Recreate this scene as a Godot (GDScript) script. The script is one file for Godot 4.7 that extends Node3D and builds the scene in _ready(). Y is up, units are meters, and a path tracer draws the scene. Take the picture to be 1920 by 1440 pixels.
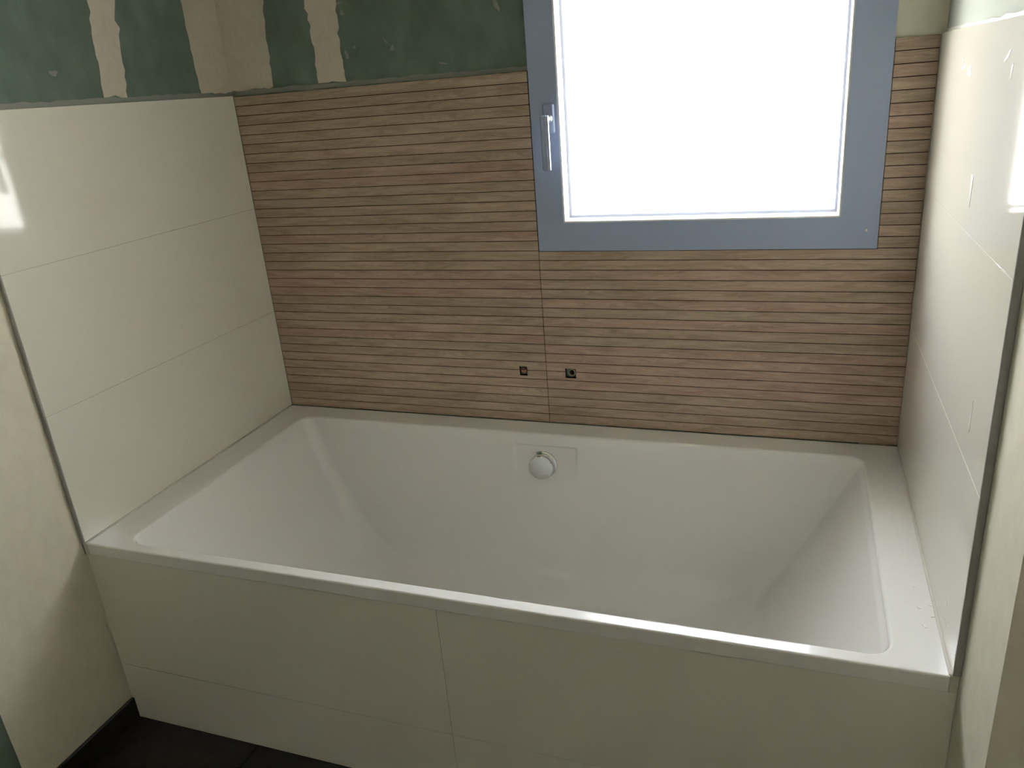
extends Node3D
# Bathroom alcove under renovation: bathtub between three tiled walls, window in the wood-look wall.
# x runs along the window wall, y is up (floor at 0), z comes towards the camera (tile face of the window wall at z = 0).

const RIM := 0.495          # height of the bathtub rim
const W := 1.7              # between the tile faces of the side walls
const D := 0.8              # depth of the bathtub
const TH := 0.011           # tiles with their adhesive
const TOP := 1.399          # top of the tiles
const PITCH := 0.025        # slats of the wood-look tiles
const WX0 := 0.8375         # window frame outside
const WX1 := 1.6174
const WY0 := 0.970
const WY1 := 1.880
const GX0 := 0.9055         # window opening inside the frame
const GX1 := 1.5390
const GY0 := 1.0400
const GY1 := 1.8050
const FIL := 0.095          # rounding between the walls and the floor of the basin

var M := {}
var rng := RandomNumberGenerator.new()

func _ready():
	rng.seed = 7
	# ---------- camera, sky, exposure
	var cam := Camera3D.new()
	cam.name = "camera"
	cam.position = Vector3(1.4496, 1.3654, 1.8732)
	cam.basis = Basis.from_euler(Vector3(-0.3632, 0.3649, -0.0827))
	cam.fov = 52.36
	cam.near = 0.02
	add_child(cam)
	cam.current = true
	var env := Environment.new()
	var sky := Sky.new()
	var sm := ProceduralSkyMaterial.new()
	sm.sky_top_color = Color(0.93, 0.96, 1.0)
	sm.sky_horizon_color = Color(1.0, 0.99, 0.96)
	sm.ground_horizon_color = Color(1.0, 0.98, 0.94)
	sm.ground_bottom_color = Color(0.8, 0.78, 0.74)
	sm.sky_curve = 0.2
	sm.sun_angle_max = 1.0
	sky.sky_material = sm
	env.background_mode = Environment.BG_SKY
	env.sky = sky
	env.background_energy_multiplier = 9.0
	env.ambient_light_source = Environment.AMBIENT_SOURCE_SKY
	env.tonemap_mode = Environment.TONE_MAPPER_LINEAR
	env.tonemap_exposure = 3.15
	env.sdfgi_enabled = true
	env.ssao_enabled = true
	env.ssil_enabled = true
	var we := WorldEnvironment.new()
	we.name = "world_environment"
	we.environment = env
	add_child(we)
	make_materials()
	build_shell()
	build_back_wall()
	build_side_tiles()
	build_window()
	build_bathtub()
	build_panel()
	build_details()

# ---------------------------------------------------------------- helpers
func srgb(r: float, g: float, b: float) -> Color:
	return Color(r / 255.0, g / 255.0, b / 255.0)

func mat(c: Color, rough: float, metal := 0.0, spec := 0.5) -> StandardMaterial3D:
	var m := StandardMaterial3D.new()
	m.albedo_color = c
	m.roughness = rough
	m.metallic = metal
	m.metallic_specular = spec
	return m

func begin() -> SurfaceTool:
	var st := SurfaceTool.new()
	st.begin(Mesh.PRIMITIVE_TRIANGLES)
	return st

func tri(st: SurfaceTool, a: Vector3, b: Vector3, c: Vector3, n: Vector3, ua := Vector2.ZERO, ub := Vector2.ZERO, uc := Vector2.ZERO):
	if (b - a).cross(c - a).dot(n) > 0.0:
		var t := b; b = c; c = t
		var u := ub; ub = uc; uc = u
	st.set_normal(n); st.set_uv(ua); st.add_vertex(a)
	st.set_normal(n); st.set_uv(ub); st.add_vertex(b)
	st.set_normal(n); st.set_uv(uc); st.add_vertex(c)

func quad(st: SurfaceTool, a: Vector3, b: Vector3, c: Vector3, d: Vector3, n: Vector3):
	var f := func(p: Vector3) -> Vector2:
		if absf(n.z) > 0.6: return Vector2(p.x, p.y)
		if absf(n.x) > 0.6: return Vector2(p.z, p.y)
		return Vector2(p.x, p.z)
	tri(st, a, b, c, n, f.call(a), f.call(b), f.call(c))
	tri(st, a, c, d, n, f.call(a), f.call(c), f.call(d))

# a plate in its own xy plane: face at z = 0 towards +z, edges eased by b, t thick
func plate(st: SurfaceTool, x0: float, y0: float, x1: float, y1: float, t: float, b := 0.0006):
	var o := [Vector3(x0, y0, -b), Vector3(x1, y0, -b), Vector3(x1, y1, -b), Vector3(x0, y1, -b)]
	var f := [Vector3(x0 + b, y0 + b, 0), Vector3(x1 - b, y0 + b, 0), Vector3(x1 - b, y1 - b, 0), Vector3(x0 + b, y1 - b, 0)]
	var nn := [Vector3(0, -1, 0), Vector3(1, 0, 0), Vector3(0, 1, 0), Vector3(-1, 0, 0)]
	quad(st, f[0], f[1], f[2], f[3], Vector3(0, 0, 1))
	for i in 4:
		var j: int = (i + 1) % 4
		var back := Vector3(0, 0, b - t)
		quad(st, o[i], o[j], f[j], f[i], (nn[i] + Vector3(0, 0, 1)).normalized())
		quad(st, o[i], o[j], o[j] + back, o[i] + back, nn[i])
	quad(st, Vector3(x0, y0, -t), Vector3(x1, y0, -t), Vector3(x1, y1, -t), Vector3(x0, y1, -t), Vector3(0, 0, -1))

# any outline extruded: face at z = 0, t thick; uv are its own x and y moved by off
func slab(st: SurfaceTool, poly: PackedVector2Array, t: float, off := Vector2.ZERO):
	var p := poly
	if Geometry2D.is_polygon_clockwise(p):
		p = p.duplicate()
		p.reverse()
	var ix := Geometry2D.triangulate_polygon(p)
	for k in range(0, ix.size(), 3):
		var a := p[ix[k]]; var b := p[ix[k + 1]]; var c := p[ix[k + 2]]
		tri(st, Vector3(a.x, a.y, 0), Vector3(b.x, b.y, 0), Vector3(c.x, c.y, 0), Vector3(0, 0, 1), a + off, b + off, c + off)
		tri(st, Vector3(a.x, a.y, -t), Vector3(b.x, b.y, -t), Vector3(c.x, c.y, -t), Vector3(0, 0, -1), a + off, b + off, c + off)
	for i in p.size():
		var a := p[i]; var b := p[(i + 1) % p.size()]
		var e := (b - a).normalized()
		var n := Vector3(e.y, -e.x, 0)
		var a0 := Vector3(a.x, a.y, 0); var b0 := Vector3(b.x, b.y, 0); var bk := Vector3(0, 0, -t)
		tri(st, a0, b0, b0 + bk, n, a + off, b + off, b + off)
		tri(st, a0, b0 + bk, a0 + bk, n, a + off, b + off, a + off)

func box(st: SurfaceTool, a: Vector3, b: Vector3, e := 0.0):
	# eased box between two corners
	var c := (a + b) / 2.0
	var h := (b - a).abs() / 2.0
	e = minf(e, minf(h.x, minf(h.y, h.z)) * 0.9)
	var ax := [Vector3.RIGHT, Vector3.UP, Vector3.BACK]
	for i in 3:
		for s in [-1.0, 1.0]:
			var n: Vector3 = ax[i] * s
			var u: Vector3 = ax[(i + 1) % 3]; var v: Vector3 = ax[(i + 2) % 3]
			var hu := h[(i + 1) % 3] - e; var hv := h[(i + 2) % 3] - e
			var o := c + n * h[i]
			quad(st, o - u * hu - v * hv, o + u * hu - v * hv, o + u * hu + v * hv, o - u * hu + v * hv, n)
			if e > 0.0:
				for s2 in [-1.0, 1.0]:
					# the chamfer between this face and the next axis' faces
					var n2: Vector3 = u * s2
					var p0 := c + n * h[i] + n2 * hu
					var p1 := c + n * (h[i] - e) + n2 * (hu + e)
					quad(st, p0 - v * hv, p0 + v * hv, p1 + v * hv, p1 - v * hv, (n + n2).normalized())
					for s3 in [-1.0, 1.0]:
						if i == 0:
							var n3: Vector3 = v * s3
							var q: Vector3 = c
							tri(st, q + n * h[0] + n2 * hu + n3 * hv, q + n * (h[0] - e) + n2 * (hu + e) + n3 * hv, q + n * (h[0] - e) + n2 * hu + n3 * (hv + e), (n + n2 + n3).normalized())

# a rectangular frame in the xy plane between z0 (back) and z1 (front); tap shrinks the front of the opening's edge backwards (a splay)
func ring(st: SurfaceTool, ox0: float, oy0: float, ox1: float, oy1: float, ix0: float, iy0: float, ix1: float, iy1: float, z0: float, z1: float, splay := 0.0):
	var o := [Vector2(ox0, oy0), Vector2(ox1, oy0), Vector2(ox1, oy1), Vector2(ox0, oy1)]
	var f := [Vector2(ix0, iy0), Vector2(ix1, iy0), Vector2(ix1, iy1), Vector2(ix0, iy1)]
	var g := [Vector2(ix0 + splay, iy0 + splay), Vector2(ix1 - splay, iy0 + splay), Vector2(ix1 - splay, iy1 - splay), Vector2(ix0 + splay, iy1 - splay)]
	var nn := [Vector3(0, 1, 0), Vector3(-1, 0, 0), Vector3(0, -1, 0), Vector3(1, 0, 0)]
	var at := func(p: Vector2, z: float) -> Vector3: return Vector3(p.x, p.y, z)
	for i in 4:
		var j: int = (i + 1) % 4
		quad(st, at.call(o[i], z1), at.call(o[j], z1), at.call(f[j], z1), at.call(f[i], z1), Vector3(0, 0, 1))
		quad(st, at.call(o[i], z0), at.call(o[j], z0), at.call(g[j], z0), at.call(g[i], z0), Vector3(0, 0, -1))
		var n: Vector3 = nn[i]
		if splay > 0.0: n = (n * (z1 - z0) + Vector3(0, 0, splay)).normalized()
		quad(st, at.call(f[i], z1), at.call(f[j], z1), at.call(g[j], z0), at.call(g[i], z0), n)
		quad(st, at.call(o[i], z1), at.call(o[j], z1), at.call(o[j], z0), at.call(o[i], z0), -nn[i])

# turned shape: profile points (radius, height), axis +z
func lathe(prof: Array, seg := 48) -> SurfaceTool:
	var st := begin()
	for k in prof.size() - 1:
		var p: Vector2 = prof[k]; var q: Vector2 = prof[k + 1]
		var d := (q - p).normalized()
		for i in seg:
			var a0 := TAU * i / seg; var a1 := TAU * (i + 1) / seg
			var pts := []
			for w in [[p, a0], [p, a1], [q, a1], [q, a0]]:
				pts.append(Vector3(w[0].x * cos(w[1]), w[0].x * sin(w[1]), w[0].y))
			var nrm := func(a: float) -> Vector3: return Vector3(-d.y * -1.0 * cos(a), d.y * sin(a), -d.x).normalized()
			var n0: Vector3 = nrm.call(a0); var n1: Vector3 = nrm.call(a1)
			for t in [[0, 1, 2], [0, 2, 3]]:
				var ns := [n0, n1, n1, n0]
				var v: Array = [t[0], t[1], t[2]]
				if (pts[v[1]] - pts[v[0]]).cross(pts[v[2]] - pts[v[0]]).dot(n0 + n1) > 0.0: v = [t[0], t[2], t[1]]
				for x in v:
					st.set_normal(ns[x]); st.set_uv(Vector2(pts[x].x, pts[x].y)); st.add_vertex(pts[x])
	return st

func obj(called: String, st: SurfaceTool, m: Material, parent: Node = self) -> MeshInstance3D:
	var o := MeshInstance3D.new()
	o.mesh = st.commit()
	o.material_override = m
	o.name = called
	parent.add_child(o, true)
	return o

func thing(called: String, label: String, category: String, at := Vector3.ZERO, group := "") -> Node3D:
	var o := Node3D.new()
	o.name = called
	o.position = at
	add_child(o, true)
	o.set_meta("label", label)
	o.set_meta("category", category)
	if group != "": o.set_meta("group", group)
	return o

func setting(called: String, label: String, category: String, at := Vector3.ZERO) -> Node3D:
	var o := thing(called, label, category, at)
	o.set_meta("kind", "structure")
	return o

func rect(x0: float, y0: float, x1: float, y1: float) -> PackedVector2Array:
	return PackedVector2Array([Vector2(x0, y0), Vector2(x1, y0), Vector2(x1, y1), Vector2(x0, y1)])

# an outline given in the plane with its edges roughened
func ragged(pts: Array, amp: float, step: float, sd: int) -> PackedVector2Array:
	var r := RandomNumberGenerator.new()
	r.seed = sd
	var out := PackedVector2Array()
	for i in pts.size():
		var a: Vector2 = pts[i]; var b: Vector2 = pts[(i + 1) % pts.size()]
		var n := maxi(1, int(a.distance_to(b) / step))
		var e := (b - a).normalized()
		for k in n:
			var p := a.lerp(b, float(k) / n)
			if k > 0: p += Vector2(-e.y, e.x) * r.randfn() * amp
			out.append(p)
	return out

func blob(c: Vector2, rx: float, ry: float, sd: int, turn := 0.0) -> PackedVector2Array:
	var r := RandomNumberGenerator.new()
	r.seed = sd
	var p1 := r.randf() * TAU; var p2 := r.randf() * TAU; var p3 := r.randf() * TAU; var p4 := r.randf() * TAU
	var out := PackedVector2Array()
	for i in 28:
		var a := TAU * i / 28.0
		var s := 0.8 + 0.18 * sin(2.0 * a + p1) + 0.16 * sin(3.0 * a + p2) + 0.10 * sin(5.0 * a + p3) + 0.07 * sin(8.0 * a + p4)
		out.append(c + Vector2(cos(a) * rx * s, sin(a) * ry * s).rotated(turn))
	return out

func on_left(x: float) -> Transform3D:       # own x runs from z = 0 to -z, face towards +x
	return Transform3D(Basis(Vector3(0, 0, -1), Vector3.UP, Vector3.RIGHT), Vector3(x, 0, 0))

func on_right(x: float) -> Transform3D:      # own x is z, face towards -x
	return Transform3D(Basis(Vector3(0, 0, 1), Vector3.UP, Vector3.LEFT), Vector3(x, 0, 0))

# ---------------------------------------------------------------- materials
func noise_image(w: int, h: int, fx: float, fy: float, sd: int, lo: Color, hi: Color, oct := 4) -> Image:
	var n := FastNoiseLite.new()
	n.seed = sd
	n.frequency = 1.0
	n.fractal_octaves = oct
	var im := Image.create(w, h, false, Image.FORMAT_RGB8)
	for y in h:
		for x in w:
			# sampled on a torus so that the texture repeats without seams
			var u := float(x) / w; var v := float(y) / h
			var k := n.get_noise_3d(cos(u * TAU) * fx, sin(u * TAU) * fx, v * fy)
			var k2 := n.get_noise_3d(cos(u * TAU) * fx, sin(u * TAU) * fx, (v - 1.0) * fy)
			var t := clampf(lerpf(k, k2, v) * 0.9 + 0.5, 0.0, 1.0)
			im.set_pixel(x, y, lo.lerp(hi, t))
	im.generate_mipmaps()
	return im

func wood_image() -> Image:
	var w := 1024; var h := 512
	var n := FastNoiseLite.new(); n.seed = 3; n.frequency = 1.0; n.fractal_octaves = 4
	var f := FastNoiseLite.new(); f.seed = 9; f.frequency = 1.0; f.fractal_octaves = 3
	var im := Image.create(w, h, false, Image.FORMAT_RGB8)
	var dark := Color(0.79, 0.76, 0.73); var light := Color(1.0, 1.0, 1.0)
	for y in h:
		var v := float(y) / h
		for x in w:
			var u := float(x) / w
			var cx := cos(u * TAU); var cy := sin(u * TAU)
			var warp := n.get_noise_3d(cx * 0.6, cy * 0.6, v * 9.0) * 0.05
			var g := f.get_noise_3d(cx * 1.0, cy * 1.0, (v + warp) * 90.0)
			var g2 := f.get_noise_3d(cx * 5.0 + 20.0, cy * 5.0, v * 220.0)
			var b := n.get_noise_3d(cx * 0.8 + 9.0, cy * 0.8, v * 12.0)
			var t := clampf(0.62 + g * 0.55 + g2 * 0.28 + b * 0.4, 0.0, 1.0)
			im.set_pixel(x, y, dark.lerp(light, t))
	im.generate_mipmaps()
	return im

func make_materials():
	M.tile = mat(srgb(233, 229, 216), 0.06)
	M.tub = mat(srgb(236, 234, 229), 0.13)
	M.joint = mat(srgb(192, 187, 174), 0.2)
	M.sealant = mat(srgb(214, 210, 198), 0.5)
	M.dimmed_coat = mat(srgb(180, 184, 174), 0.95, 0.0, 0.2)  # greyed so the window light on the upper right wall looks weaker
	M.tile_smear_glint = mat(srgb(206, 203, 193), 0.6)
	var pt := ImageTexture.create_from_image(noise_image(256, 256, 2.0, 8.0, 4, Color(0.965, 0.962, 0.955), Color(1, 1, 1)))
	M.plaster = mat(srgb(236, 230, 211), 0.9, 0.0, 0.1)
	M.plaster.albedo_texture = pt
	M.plaster.uv1_triplanar = true
	M.plaster.uv1_scale = Vector3(2.2, 2.2, 2.2)
	M.band = mat(srgb(218, 209, 193), 0.95, 0.0, 0.1)
	M.band.albedo_texture = pt
	M.band.uv1_triplanar = true
	M.band.uv1_scale = Vector3(4, 4, 4)
	var gt := ImageTexture.create_from_image(noise_image(256, 256, 1.5, 6.0, 11, Color(0.86, 0.86, 0.86), Color(1, 1, 1)))
	M.green = mat(srgb(122, 140, 126), 0.9, 0.0, 0.2)
	M.green.albedo_texture = gt
	M.green.uv1_triplanar = true
	M.green.uv1_scale = Vector3(1.6, 1.6, 1.6)
	M.smear = mat(srgb(150, 152, 142), 0.95)
	M.white_dab = mat(srgb(243, 241, 232), 0.8)
	var wt := ImageTexture.create_from_image(wood_image())
	M.wood = []
	for c in [srgb(196, 173, 152), srgb(190, 167, 147), srgb(201, 176, 156), srgb(191, 171, 150), srgb(197, 169, 151)]:
		var m := mat(c, 0.42)
		m.albedo_texture = wt
		m.uv1_scale = Vector3(1.0 / 0.9, 1.0 / 0.3, 1)
		M.wood.append(m)
	M.groove = mat(srgb(46, 35, 26), 0.9, 0.0, 0.1)
	var ft := ImageTexture.create_from_image(noise_image(256, 256, 3.0, 10.0, 21, Color(0.75, 0.75, 0.75), Color(1, 1, 1)))
	M.floor_tile = mat(srgb(42, 41, 41), 0.5)
	M.floor_tile.albedo_texture = ft
	M.floor_tile.uv1_triplanar = true
	M.floor_tile.uv1_scale = Vector3(2, 2, 2)
	M.floor_joint = mat(srgb(72, 70, 66), 0.9)
	M.trim = mat(srgb(158, 156, 150), 0.45)
	M.frame = mat(srgb(162, 175, 203), 0.4)  # anthracite made paler and bluer: the lens haze is in the colour
	M.bead = mat(srgb(236, 232, 222), 0.4)
	M.spacer = mat(srgb(150, 156, 172), 0.5)
	M.glass = mat(Color(0.95, 0.98, 1.0, 0.05), 0.02)
	M.glass.transparency = BaseMaterial3D.TRANSPARENCY_ALPHA
	M.handle = mat(srgb(176, 182, 192), 0.25, 0.6)
	M.chrome = mat(srgb(215, 218, 215), 0.06, 1.0)
	M.brass = mat(srgb(168, 165, 140), 0.35, 0.8)
	M.copper = mat(srgb(178, 140, 122), 0.45, 0.5)
	M.dark = mat(srgb(34, 30, 28), 0.8)
	M.render = mat(srgb(238, 234, 224), 0.9)
	M.ground = mat(srgb(216, 210, 198), 0.95)
	M.ceiling = mat(srgb(234, 230, 216), 0.9)

# ---------------------------------------------------------------- shell
func build_shell():
	# floor of dark tiles
	var fl := setting("floor", "near-black stone-look floor tiles in front of the bath panel", "floor")
	var st := begin()
	box(st, Vector3(-0.111, -0.1, -0.40), Vector3(2.45, -0.009, 2.45))
	obj("floor_bed", st, M.floor_joint, fl)
	var xs := [-0.011, 0.3435, 0.9455, 1.5475, 2.1495, 2.35]
	var zs := [0.792, 1.19, 1.79, 2.35]
	for i in xs.size() - 1:
		for j in zs.size() - 1:
			var s := begin()
			plate(s, xs[i] + 0.0012, -zs[j + 1] + 0.0012, xs[i + 1] - 0.0012, -zs[j] - 0.0012, 0.009, 0.0008)
			var o := obj("floor_tile", s, M.floor_tile, fl)
			o.transform = Transform3D(Basis(Vector3.RIGHT, Vector3(0, 0, -1), Vector3.UP), Vector3.ZERO)
	# ceiling
	var ce := setting("ceiling", "plain pale ceiling over the bathroom", "ceiling")
	st = begin()
	box(st, Vector3(-0.111, 2.5, -0.40), Vector3(2.45, 2.6, 2.45))
	obj("ceiling_board", st, M.ceiling, ce)
	# left wall: green plasterboard, a white coat of filler beside the tiles
	var wl := setting("wall_left", "left wall: green plasterboard with pale filler bands above white tiles", "wall")
	st = begin()
	box(st, Vector3(-0.111, -0.009, -0.40), Vector3(-TH, 2.5, 2.45))
	obj("plasterboard", st, M.green, wl)
	st = begin()
	slab(st, rect(-0.801, 0.0, -0.78, RIM - 0.03), 0.001)
	slab(st, ragged([Vector2(-1.079, 0.0), Vector2(-0.801, 0.0), Vector2(-0.801, RIM), Vector2(-0.801, 2.49), Vector2(-1.079, 2.49)], 0.0006, 0.05, 3), 0.001)
	obj("plaster_coat", st, M.plaster, wl).transform = on_left(-TH + 0.001)
	# filler bands on the left wall (own x = -z)
	st = begin()
	slab(st, ragged([Vector2(-0.430, TOP + 0.012), Vector2(-0.362, TOP + 0.010), Vector2(-0.336, 1.60), Vector2(-0.336, 2.49), Vector2(-0.402, 2.49), Vector2(-0.410, 1.60)], 0.0035, 0.014, 5), 0.001)
	obj("filler_band", st, M.band, wl).transform = on_left(-TH + 0.001)
	st = begin()
	slab(st, ragged([Vector2(-0.110, TOP + 0.010), Vector2(0.016, TOP + 0.010), Vector2(0.016, 2.49), Vector2(-0.113, 2.49), Vector2(-0.116, 1.55)], 0.0018, 0.016, 6), 0.001)
	obj("filler_band", st, M.band, wl).transform = on_left(-TH + 0.001)
	st = begin()
	slab(st, ragged([Vector2(-0.795, TOP - 0.002), Vector2(0.0105, TOP - 0.002), Vector2(0.0105, TOP + 0.011), Vector2(-0.795, TOP + 0.011)], 0.0012, 0.02, 8), 0.0006)
	obj("adhesive_smear", st, M.smear, wl).transform = on_left(-TH + 0.0006)
	for d in [[Vector2(-0.545, 1.463), 0.010, 0.008, 31], [Vector2(-0.69, 1.455), 0.020, 0.022, 32]]:
		st = begin()
		slab(st, blob(d[0], d[1], d[2], d[3]), 0.0006)
		obj("plaster_dab", st, M.smear, wl).transform = on_left(-TH + 0.0006)
	# right wall, ending in an outer corner; the room widens behind it
	var wr := setting("wall_right", "right wall: white plaster above and beside glossy white tiles", "wall")
	st = begin()
	box(st, Vector3(W + TH, -0.009, -0.40), Vector3(W + 0.111, 2.5, 0.975))
	obj("plaster", st, M.plaster, wr)
	st = begin()
	slab(st, ragged([Vector2(0.0, TOP - 0.002), Vector2(0.79, TOP - 0.002), Vector2(0.79, TOP + 0.005), Vector2(0.0, TOP + 0.006)], 0.0008, 0.03, 9), 0.003)
	obj("plaster_bead", st, M.tile_smear_glint, wr).transform = on_right(W + TH - 0.003)
	st = begin()
	slab(st, rect(-0.011, TOP + 0.004, 0.974, 2.499), 0.0008)
	obj("dimmed_coat", st, M.dimmed_coat, wr).transform = on_right(W + TH - 0.0008)
	var wt := setting("wall_return", "plain plaster wall turning away behind the right corner", "wall")
	st = begin()
	box(st, Vector3(W + 0.111, -0.009, 0.875), Vector3(2.35, 2.5, 0.975))
	obj("plaster", st, M.plaster, wt)
	var wf := setting("wall_front", "plain plaster wall behind the camera", "wall")
	st = begin()
	box(st, Vector3(-0.011, -0.009, 2.35), Vector3(2.35, 2.5, 2.45))
	obj("plaster", st, M.plaster, wf)
	var wx := setting("wall_far", "plain plaster wall at the far side of the room", "wall")
	st = begin()
	box(st, Vector3(2.35, -0.009, 0.875), Vector3(2.45, 2.5, 2.45))
	obj("plaster", st, M.plaster, wx)
	# dark skirting tile
	var bb := setting("baseboard_left", "dark skirting tile at the foot of the left wall", "baseboard")
	st = begin()
	plate(st, -2.34, 0.0, -0.7975, 0.0595, 0.009, 0.0012)
	obj("skirting_tile", st, M.floor_tile, bb).transform = on_left(-0.0010)
	# ground outside, in front of the house
	var gr := setting("ground_outside", "pale ground outside the window", "ground")
	st = begin()
	box(st, Vector3(-60, -0.6, -120), Vector3(60, -0.35, -0.40))
	obj("ground_slab", st, M.ground, gr)

# ---------------------------------------------------------------- window wall
func build_back_wall():
	var wb := setting("wall_back", "window wall: green plasterboard over wood-look slatted tiles", "wall")
	var parts := [["plasterboard", Vector3(-TH, -0.009, -0.40), Vector3(WX0, 2.5, -TH), M.green],
		["plasterboard", Vector3(WX1, -0.009, -0.40), Vector3(W + TH, 2.5, -TH), M.plaster],
		["plasterboard", Vector3(WX0, -0.009, -0.40), Vector3(WX1, WY0, -TH), M.green],
		["plasterboard", Vector3(WX0, WY1, -0.40), Vector3(WX1, 2.5, -TH), M.green]]
	for p in parts:
		var s := begin()
		box(s, p[1], p[2])
		obj(p[0], s, p[3], wb)
	# filler bands and smears on the green board
	var st := begin()
	slab(st, ragged([Vector2(-0.016, TOP + 0.010), Vector2(0.124, TOP + 0.014), Vector2(0.134, 1.60), Vector2(0.136, 2.49), Vector2(-0.016, 2.49)], 0.0022, 0.014, 15), 0.001)
	var b := obj("filler_band", st, M.band, wb); b.position.z = -TH + 0.001
	st = begin()
	slab(st, ragged([Vector2(0.264, TOP + 0.012), Vector2(0.347, TOP + 0.010), Vector2(0.343, 1.47), Vector2(0.349, 1.60), Vector2(0.345, 1.70), Vector2(0.350, 2.49), Vector2(0.258, 2.49), Vector2(0.259, 1.60), Vector2(0.266, 1.47)], 0.0022, 0.012, 16), 0.001)
	b = obj("filler_band", st, M.band, wb); b.position.z = -TH + 0.001
	st = begin()
	slab(st, ragged([Vector2(-0.0105, TOP - 0.002), Vector2(WX0, TOP - 0.002), Vector2(WX0, TOP + 0.008), Vector2(-0.0105, TOP + 0.012)], 0.0010, 0.02, 17), 0.0006)
	b = obj("adhesive_smear", st, M.smear, wb); b.position.z = -TH + 0.0006
	var k := 40
	for d in [[0.3585, 1.471, 0.007, 0.010, 0.3], [0.383, 1.486, 0.004, 0.004, 0.0], [0.488, 1.476, 0.008, 0.006, 0.4], [0.471, 1.494, 0.011, 0.0016, -0.8], [0.358, 1.590, 0.008, 0.004, 0.0], [0.361, 1.567, 0.007, 0.007, 0.6], [0.768, 1.546, 0.008, 0.016, 0.2], [0.62, 1.43, 0.012, 0.0025, -0.2]]:
		k += 1
		st = begin()
		slab(st, blob(Vector2(d[0], d[1]), d[2], d[3], k, d[4]), 0.0006)
		b = obj("plaster_dab", st, M.smear, wb); b.position.z = -TH + 0.0006
	# wood-look tiles: three rows in two columns, each of twelve slats over a dark ground
	var win := rect(WX0 - 0.0015, WY0 - 0.0015, WX1 + 0.0015, 3.0)
	var holes := [rect(0.7595, RIM + 0.1345, 0.7815, RIM + 0.1615), rect(0.8885, RIM + 0.1335, 0.9175, RIM + 0.1605)]
	var cols := [[0.0008, 0.8353], [0.8365, W - 0.0008]]
	var g := 0.0009
	for c in 2:
		for r in 3:
			var x0: float = cols[c][0]; var x1: float = cols[c][1]
			var y0 := RIM + 0.0013 + r * 12 * PITCH
			var t := Node3D.new()
			t.name = "wood_tile"
			wb.add_child(t, true)
			# ground of the grooves, cut round the window and the pipe holes
			var pieces := [rect(x0, y0, x1, y0 + 12 * PITCH - 0.0006)]
			if r == 0:
				var ym := RIM + 0.148
				pieces = [rect(x0, y0, x1, ym), rect(x0, ym, x1, y0 + 12 * PITCH - 0.0006)]
			st = begin()
			for p in cut(pieces, [win, holes[c]]):
				slab(st, p, 0.0085)
			b = obj("groove_ground", st, M.groove, t); b.position.z = -0.0016
			for s in 12:
				var ya := y0 + s * PITCH + g
				var yb := y0 + (s + 1) * PITCH - g
				for p in cut([rect(x0, ya, x1, yb)], [win, holes[c]]):
					st = begin()
					slab(st, p, 0.0025, Vector2(rng.randf() * 0.9, rng.randf() * 0.3))
					obj("slat", st, M.wood[rng.randi() % M.wood.size()], t)

func cut(pieces: Array, away: Array) -> Array:
	var now := pieces
	for a in away:
		var next := []
		for p in now:
			for q in Geometry2D.clip_polygons(p, a):
				if not Geometry2D.is_polygon_clockwise(q): next.append(q)
		now = next
	return now

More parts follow.
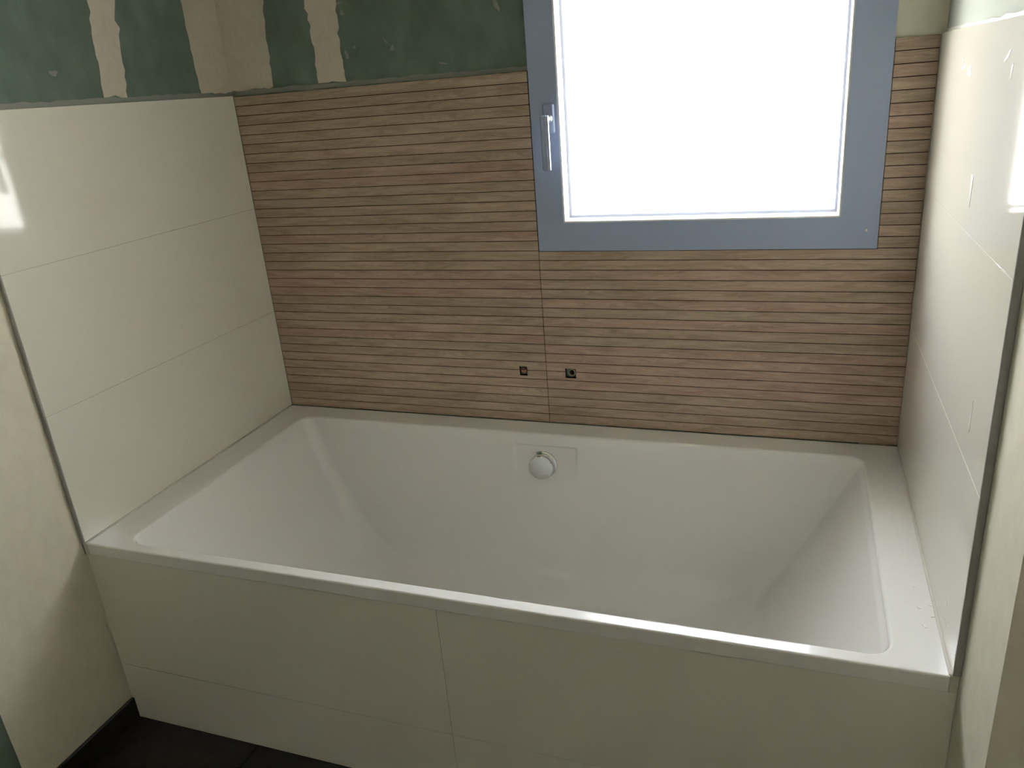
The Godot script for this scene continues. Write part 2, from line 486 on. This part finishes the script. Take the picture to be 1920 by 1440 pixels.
# ---------------------------------------------------------------- white tiles, trims
func build_side_tiles():
	var wl := get_node("wall_left")
	var wr := get_node("wall_right")
	for r in 3:
		var y0 := RIM + 0.0026 + r * 0.3005
		var y1 := y0 + 0.2997
		var st := begin()
		plate(st, -D + 0.0005, y0, -0.0012, y1, TH - 0.0022, 0.0003)
		obj("wall_tile", st, M.tile, wl).transform = on_left(0.0)
		st = begin()
		plate(st, 0.0012, y0, D - 0.0005, y1, TH - 0.0022, 0.0003)
		obj("wall_tile", st, M.tile, wr).transform = on_right(W)
	var st2 := begin()
	slab(st2, rect(-D + 0.002, RIM + 0.003, -0.001, TOP - 0.004), 0.002)
	obj("joint_bed", st2, M.joint, wl).transform = on_left(-0.0008)
	st2 = begin()
	slab(st2, rect(0.001, RIM + 0.003, D - 0.002, TOP - 0.004), 0.002)
	obj("joint_bed", st2, M.joint, wr).transform = on_right(W + 0.0004)
	# grey metal edge profiles
	var t1 := setting("trim_1", "slim grey metal edge strip closing the left wall tiles", "trim")
	st2 = begin()
	box(st2, Vector3(-TH + 0.0012, RIM + 0.001, D), Vector3(0.0, TOP, D + 0.003), 0.0006)
	obj("edge_profile", st2, M.trim, t1)
	var t2 := setting("trim_2", "slim dark grey metal edge strip closing the right wall tiles", "trim")
	st2 = begin()
	box(st2, Vector3(W, RIM + 0.004, D), Vector3(W + TH - 0.0002, TOP, D + 0.003), 0.0006)
	obj("edge_profile", st2, M.trim, t2)
	# filler left on the right tiles, and a painted glint along the upper joint
	var k := 70
	for d in [[0.290, 0.842, 0.022, 0.005, 0.1], [0.345, 0.835, 0.025, 0.008, 0.0], [0.275, 0.85, 0.010, 0.004, 0.9], [0.606, 0.857, 0.018, 0.004, 0.4], [0.64, 0.84, 0.012, 0.004, 1.1], [0.686, 0.37, 0.003, 0.030, 0.0], [0.76, 0.603, 0.034, 0.0022, 0.0], [0.70, 0.062, 0.012, 0.0016, 0.0], [0.71, 0.03, 0.012, 0.0016, 0.0]]:
		k += 1
		st2 = begin()
		slab(st2, blob(Vector2(d[0], RIM + d[1]), d[2], d[3], k, d[4]), 0.0003)
		obj("plaster_and_glint", st2, M.tile_smear_glint, wr).transform = on_right(W - 0.0003)
	st2 = begin()
	slab(st2, PackedVector2Array([Vector2(0.470, RIM + 0.690), Vector2(0.486, RIM + 0.687), Vector2(0.484, RIM + 0.668), Vector2(0.482, RIM + 0.640)]), 0.0006)
	obj("plaster_and_glint", st2, M.tile_smear_glint, wr).transform = on_right(W - 0.0006)

# ---------------------------------------------------------------- window
func build_window():
	var w := setting("window_1", "window set flush in the wood-look wall, its anthracite frame coloured slate-blue by painted lens haze", "window")
	var st := begin()
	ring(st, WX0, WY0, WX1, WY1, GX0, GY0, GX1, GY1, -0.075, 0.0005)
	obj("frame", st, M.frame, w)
	st = begin()
	ring(st, GX0, GY0, GX1, GY1, GX0 + 0.0035, GY0 + 0.0035, GX1 - 0.0035, GY1 - 0.0035, -0.034, -0.002, 0.003)
	obj("glazing_bead", st, M.bead, w)
	st = begin()
	ring(st, GX0, GY0, GX1, GY1, GX0 + 0.012, GY0 + 0.012, GX1 - 0.012, GY1 - 0.012, -0.054, -0.042)
	obj("spacer_bar", st, M.spacer, w)
	st = begin()
	box(st, Vector3(GX0, GY0, -0.040), Vector3(GX1, GY1, -0.036))
	obj("pane", st, M.glass, w)
	# handle: rosette, neck and lever
	var h := Node3D.new()
	h.name = "handle"
	w.add_child(h, true)
	h.position = Vector3(0.8845, RIM + 0.792, 0.0005)
	st = begin()
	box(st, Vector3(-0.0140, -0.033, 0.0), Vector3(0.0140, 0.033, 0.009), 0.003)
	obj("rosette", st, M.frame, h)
	st = lathe([Vector2(0.0, 0.045), Vector2(0.007, 0.045), Vector2(0.009, 0.040), Vector2(0.009, 0.012), Vector2(0.011, 0.008)], 24)
	obj("neck", st, M.handle, h)
	st = begin()
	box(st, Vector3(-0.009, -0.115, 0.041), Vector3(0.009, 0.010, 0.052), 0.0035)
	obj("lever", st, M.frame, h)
	st = begin()
	box(st, Vector3(0.0088, -0.1145, 0.0425), Vector3(0.0108, 0.0095, 0.0505), 0.0008)
	obj("lever_glint", st, M.handle, h)  # added bright strip: imitates light caught on the side of the lever
	# outer lining of the opening and the sill
	st = begin()
	ring(st, WX0, WY0, WX1, WY1, WX0 + 0.025, WY0 + 0.03, WX1 - 0.025, WY1 - 0.02, -0.405, -0.076)
	obj("outer_reveal", st, M.render, w)

# ---------------------------------------------------------------- bathtub
func x_low(d: float) -> float: return 0.095 + 0.322 * d + 0.306 * d * d
func x_high(d: float) -> float: return 1.620 - 0.515 * d - 0.133 * d * d

func build_bathtub():
	var tub := thing("bathtub", "white rectangular double-ended bathtub built in under the window", "bathtub", Vector3(0, 0, 0))
	# each ring: x0, x1, z0, z1, corner radius, height below the rim
	var rings := []
	var a := [0.0012, W - 0.0012, 0.0012, D]
	var lip := func(inset: float, y: float): rings.append([a[0], a[1], a[2], a[3] - inset, maxf(0.004 - inset, 0.0015), y])
	lip.call(0.014, -0.0300)
	lip.call(0.002, -0.0300)
	lip.call(0.0004, -0.0290)
	lip.call(0.0, -0.0275)
	lip.call(0.0, -0.0270)
	lip.call(0.0, -0.0040)
	for k in 7:
		var t := PI / 2 * k / 6.0
		lip.call(0.0035 * (1.0 - cos(t)), -0.0035 + 0.0035 * sin(t))
	rings.append([a[0] + 0.002, a[1] - 0.002, a[2] + 0.002, D - 0.0072, 0.004, 0.0])
	# inner edge, rounded over into the basin
	var er := 0.007
	rings.append([x_low(0) - er - 0.002, x_high(0) + er + 0.002, 0.076 - er - 0.002, 0.771 + er * 0.8 + 0.002, 0.044, 0.0])
	for k in 7:
		var t := PI / 2 * k / 6.0
		var o := er * (1.0 - sin(t))
		rings.append([x_low(0) - o, x_high(0) + o, 0.076 - o, 0.771 + o * 0.8, 0.035 + o, -er * (1.0 - cos(t))])
	var deep := 0.462
	var ds := []
	var d := 0.012
	while d < deep - FIL:
		ds.append(d)
		d += 0.0022 if d > 0.024 and d < 0.042 else 0.008
	for q in ds:
		var f: float = q / deep
		rings.append([x_low(q), x_high(q), 0.076 + 0.075 * q, 0.771 - 0.14 * q, lerpf(0.030, 0.072, f * f), -q])
	# the turn into the floor
	var q0 := deep - FIL
	for k in 9:
		var t := PI / 2 * (k + 1) / 9.0
		var o := FIL * (1.0 - cos(t))
		var y := -(q0 + FIL * sin(t))
		var run := FIL * sin(t)
		rings.append([x_low(q0) + o * 0.8 + run * 0.547, x_high(q0) - o * 0.8 - run * 0.612, 0.076 + 0.075 * (q0 + run) + o, 0.771 - 0.14 * (q0 + run) - o, 0.0565 + 0.05 * sin(t), y])
	for k in 5:
		var f := (k + 1) / 6.0
		var last = rings[rings.size() - 1]
		rings.append([lerpf(last[0], 0.84, f), lerpf(last[1], 0.86, f), lerpf(last[2], 0.42, f), lerpf(last[3], 0.44, f), lerpf(0.105, 0.006, f), -deep - 0.006 * f])
	# where the ring is sampled along each straight side
	var ts := []
	var n := 60
	for i in n + 1: ts.append(float(i) / n)
	for c in [0.435, 0.563]:
		for i in 26: ts.append(c - 0.022 + i * 0.0018)
	ts.sort()
	var verts := []
	for r in rings:
		verts.append(ring_points(r, ts))
	var st := begin()
	st.set_smooth_group(0)
	var m: int = verts[0].size()
	for k in verts.size():
		for i in m + 1:
			var p: Vector3 = verts[k][i % m]
			st.set_uv(Vector2(p.x, p.z))
			st.add_vertex(p)
	for k in verts.size() - 1:
		for i in m:
			var v0: int = k * (m + 1) + i
			var v1 := v0 + 1; var v2 := v0 + m + 1; var v3 := v2 + 1
			for x in [v0, v2, v1, v1, v2, v3]: st.add_index(x)
	st.generate_normals()
	obj("basin", st, M.tub, tub)
	# sealant along the side walls, with the packed ends of the rim
	for x in [[-0.0102, 0.0040, -0.0102, 0.0016], [W - 0.0040, W + 0.0105, W - 0.0016, W + 0.0105]]:
		st = begin()
		box(st, Vector3(x[0], RIM - 0.006, 0.004), Vector3(x[1], RIM + 0.0024, D - 0.003), 0.0012)
		box(st, Vector3(x[2], RIM - 0.0305, D - 0.02), Vector3(x[3], RIM + 0.0005, D - 0.0012), 0.0006)
		obj("sealant_bead", st, M.sealant, tub)
	# a closing disc in the middle of the floor
	st = begin()
	box(st, Vector3(0.83, RIM - 0.4705, 0.41), Vector3(0.872, RIM - 0.4665, 0.45), 0.001)
	obj("drain_plate", st, M.chrome, tub)
	# overflow knob
	var k2 := Node3D.new()
	k2.name = "overflow_knob"
	tub.add_child(k2, true)
	k2.position = Vector3(0.8345, RIM - 0.0905, 0.0795)
	k2.rotation.x = -0.075
	st = lathe([Vector2(0.0, 0.0035), Vector2(0.036, 0.0035), Vector2(0.0395, 0.002), Vector2(0.0400, -0.004)])
	obj("flange", st, M.chrome, k2)
	var prof := [Vector2(0.0, 0.0245)]
	for i in 9:
		var rr := 0.031 * (i + 1) / 9.0
		prof.append(Vector2(rr, 0.0245 - 3.2 * rr * rr))
	for v in [Vector2(0.0335, 0.0200), Vector2(0.0345, 0.0180), Vector2(0.0348, 0.0150), Vector2(0.0348, 0.0034)]: prof.append(v)
	st = lathe(prof)
	obj("cap", st, M.chrome, k2)

func ring_points(r: Array, ts: Array) -> Array:
	var x0: float = r[0]; var x1: float = r[1]; var z0: float = r[2]; var z1: float = r[3]
	var rad: float = r[4]; var y: float = RIM + r[5]
	var out := []
	var cn := 10
	# back side (z0) left to right, then round the four corners
	for t in ts:
		var x := lerpf(x0 + rad, x1 - rad, t)
		out.append(Vector3(x, y, z0 - sink(x, r[5])))
	for i in range(1, cn): out.append(Vector3(x1 - rad + rad * sin(PI / 2 * i / cn), y, z0 + rad - rad * cos(PI / 2 * i / cn)))
	for i in 25: out.append(Vector3(x1, y, lerpf(z0 + rad, z1 - rad, i / 24.0)))
	for i in range(1, cn): out.append(Vector3(x1 - rad + rad * cos(PI / 2 * i / cn), y, z1 - rad + rad * sin(PI / 2 * i / cn)))
	for i in 61: out.append(Vector3(lerpf(x1 - rad, x0 + rad, i / 60.0), y, z1))
	for i in range(1, cn): out.append(Vector3(x0 + rad - rad * sin(PI / 2 * i / cn), y, z1 - rad + rad * cos(PI / 2 * i / cn)))
	for i in 25: out.append(Vector3(x0, y, lerpf(z1 - rad, z0 + rad, i / 24.0)))
	for i in range(1, cn): out.append(Vector3(x0 + rad - rad * cos(PI / 2 * i / cn), y, z0 + rad - rad * sin(PI / 2 * i / cn)))
	return out

# the shallow recess round the overflow in the back wall of the basin
func sink(x: float, y: float) -> float:
	if y > -0.02 or y < -0.2: return 0.0
	var e := 0.0035
	var inx := smoothstep(0.757 - e, 0.757 + e, x) * (1.0 - smoothstep(0.929 - e, 0.929 + e, x))
	var iny := 1.0 - smoothstep(-0.035 - e, -0.035 + e, y)
	return 0.0055 * inx * iny * (1.0 - smoothstep(0.06, 0.13, -y))

# ---------------------------------------------------------------- tiled front of the bathtub
func build_panel():
	var p := thing("bath_panel", "white tiled front panel under the bathtub rim", "bath panel", Vector3(0, 0, 0.7965))
	var st := begin()
	slab(st, rect(-TH + 0.002, 0.001, W + TH - 0.001, RIM - 0.032), 0.02)
	obj("joint_bed", st, M.joint, p).position.z = -0.0008
	for x in [[-TH + 0.0012, 0.8484], [0.8492, W + TH - 0.0002]]:
		for y in [[0.0005, RIM - 0.3343], [RIM - 0.3335, RIM - 0.0312]]:
			st = begin()
			plate(st, x[0], y[0], x[1], y[1], 0.008, 0.0003)
			obj("panel_tile", st, M.tile, p)

# ---------------------------------------------------------------- small things
func build_details():
	# bare pipe ends in the square holes of the wood-look tiles
	var f1 := thing("pipe_fitting", "bare copper-coloured pipe end in the square hole left of the tile seam", "pipe fitting", Vector3(0.7705, RIM + 0.148, -TH))
	obj("socket", lathe([Vector2(0.0, 0.002), Vector2(0.0050, 0.002), Vector2(0.0056, 0.0068), Vector2(0.0066, 0.0078), Vector2(0.0080, 0.0078), Vector2(0.0088, 0.0066), Vector2(0.0090, 0.0)], 24), M.copper, f1)
	var st := begin()
	slab(st, blob(Vector2(0.001, -0.001), 0.0065, 0.005, 91, 0.5), 0.005)
	var o := obj("mortar_crumb", st, M.copper, f1); o.position.z = 0.0085; o.rotation.y = 0.35
	var f2 := thing("pipe_fitting", "bare brass threaded pipe socket in the square hole right of the tile seam", "pipe fitting", Vector3(0.9055, RIM + 0.149, -TH))
	obj("socket", lathe([Vector2(0.0, 0.0015), Vector2(0.0066, 0.0015), Vector2(0.0072, 0.0088), Vector2(0.0082, 0.0096), Vector2(0.0096, 0.0096), Vector2(0.0106, 0.0086), Vector2(0.0108, 0.0)], 28), M.brass, f2)
	obj("bore", lathe([Vector2(0.0, 0.0022), Vector2(0.0064, 0.0022), Vector2(0.0066, 0.0015)], 20), M.dark, f2)
	# small white mark on the frame's lower right corner
	st = begin()
	slab(st, blob(Vector2.ZERO, 0.0022, 0.0045, 95), 0.0006)
	o = obj("white_mark", st, M.white_dab, get_node("window_1")); o.position = Vector3(1.593, RIM + 0.516, 0.0011)
	# crumbs of plaster at the right end of the rim
	var crumbs := [[1.6740, 0.5760, 0.0024, "faint white plaster crumb farthest back on the right end of the bathtub rim"],
		[1.6740, 0.6370, 0.0034, "small white plaster crumb on the rim between the faintest and the biggest crumb"],
		[1.6770, 0.6860, 0.0052, "biggest white plaster crumb on the right end of the bathtub rim"],
		[1.6920, 0.6260, 0.0034, "white plaster crumb against the right wall tiles, the farther of the two lying there"],
		[1.6925, 0.6570, 0.0036, "white plaster crumb against the right wall tiles, the nearer of the two lying there"]]
	var k := 0
	for c in crumbs:
		k += 1
		st = begin()
		slab(st, blob(Vector2.ZERO, c[2], c[2] * 0.45, 100 + k), 0.0008)
		o = obj("plaster_crumb", st, M.white_dab)
		o.transform = Transform3D(Basis(Vector3.RIGHT, Vector3(0, 0, -1), Vector3.UP).rotated(Vector3.UP, [0.3, -0.9, -1.0, -0.6, 0.2][k - 1]), Vector3(c[0], RIM + 0.0008, c[1]))
		o.set_meta("label", c[3])
		o.set_meta("category", "crumb")
		o.set_meta("group", "plaster crumbs on the rim")
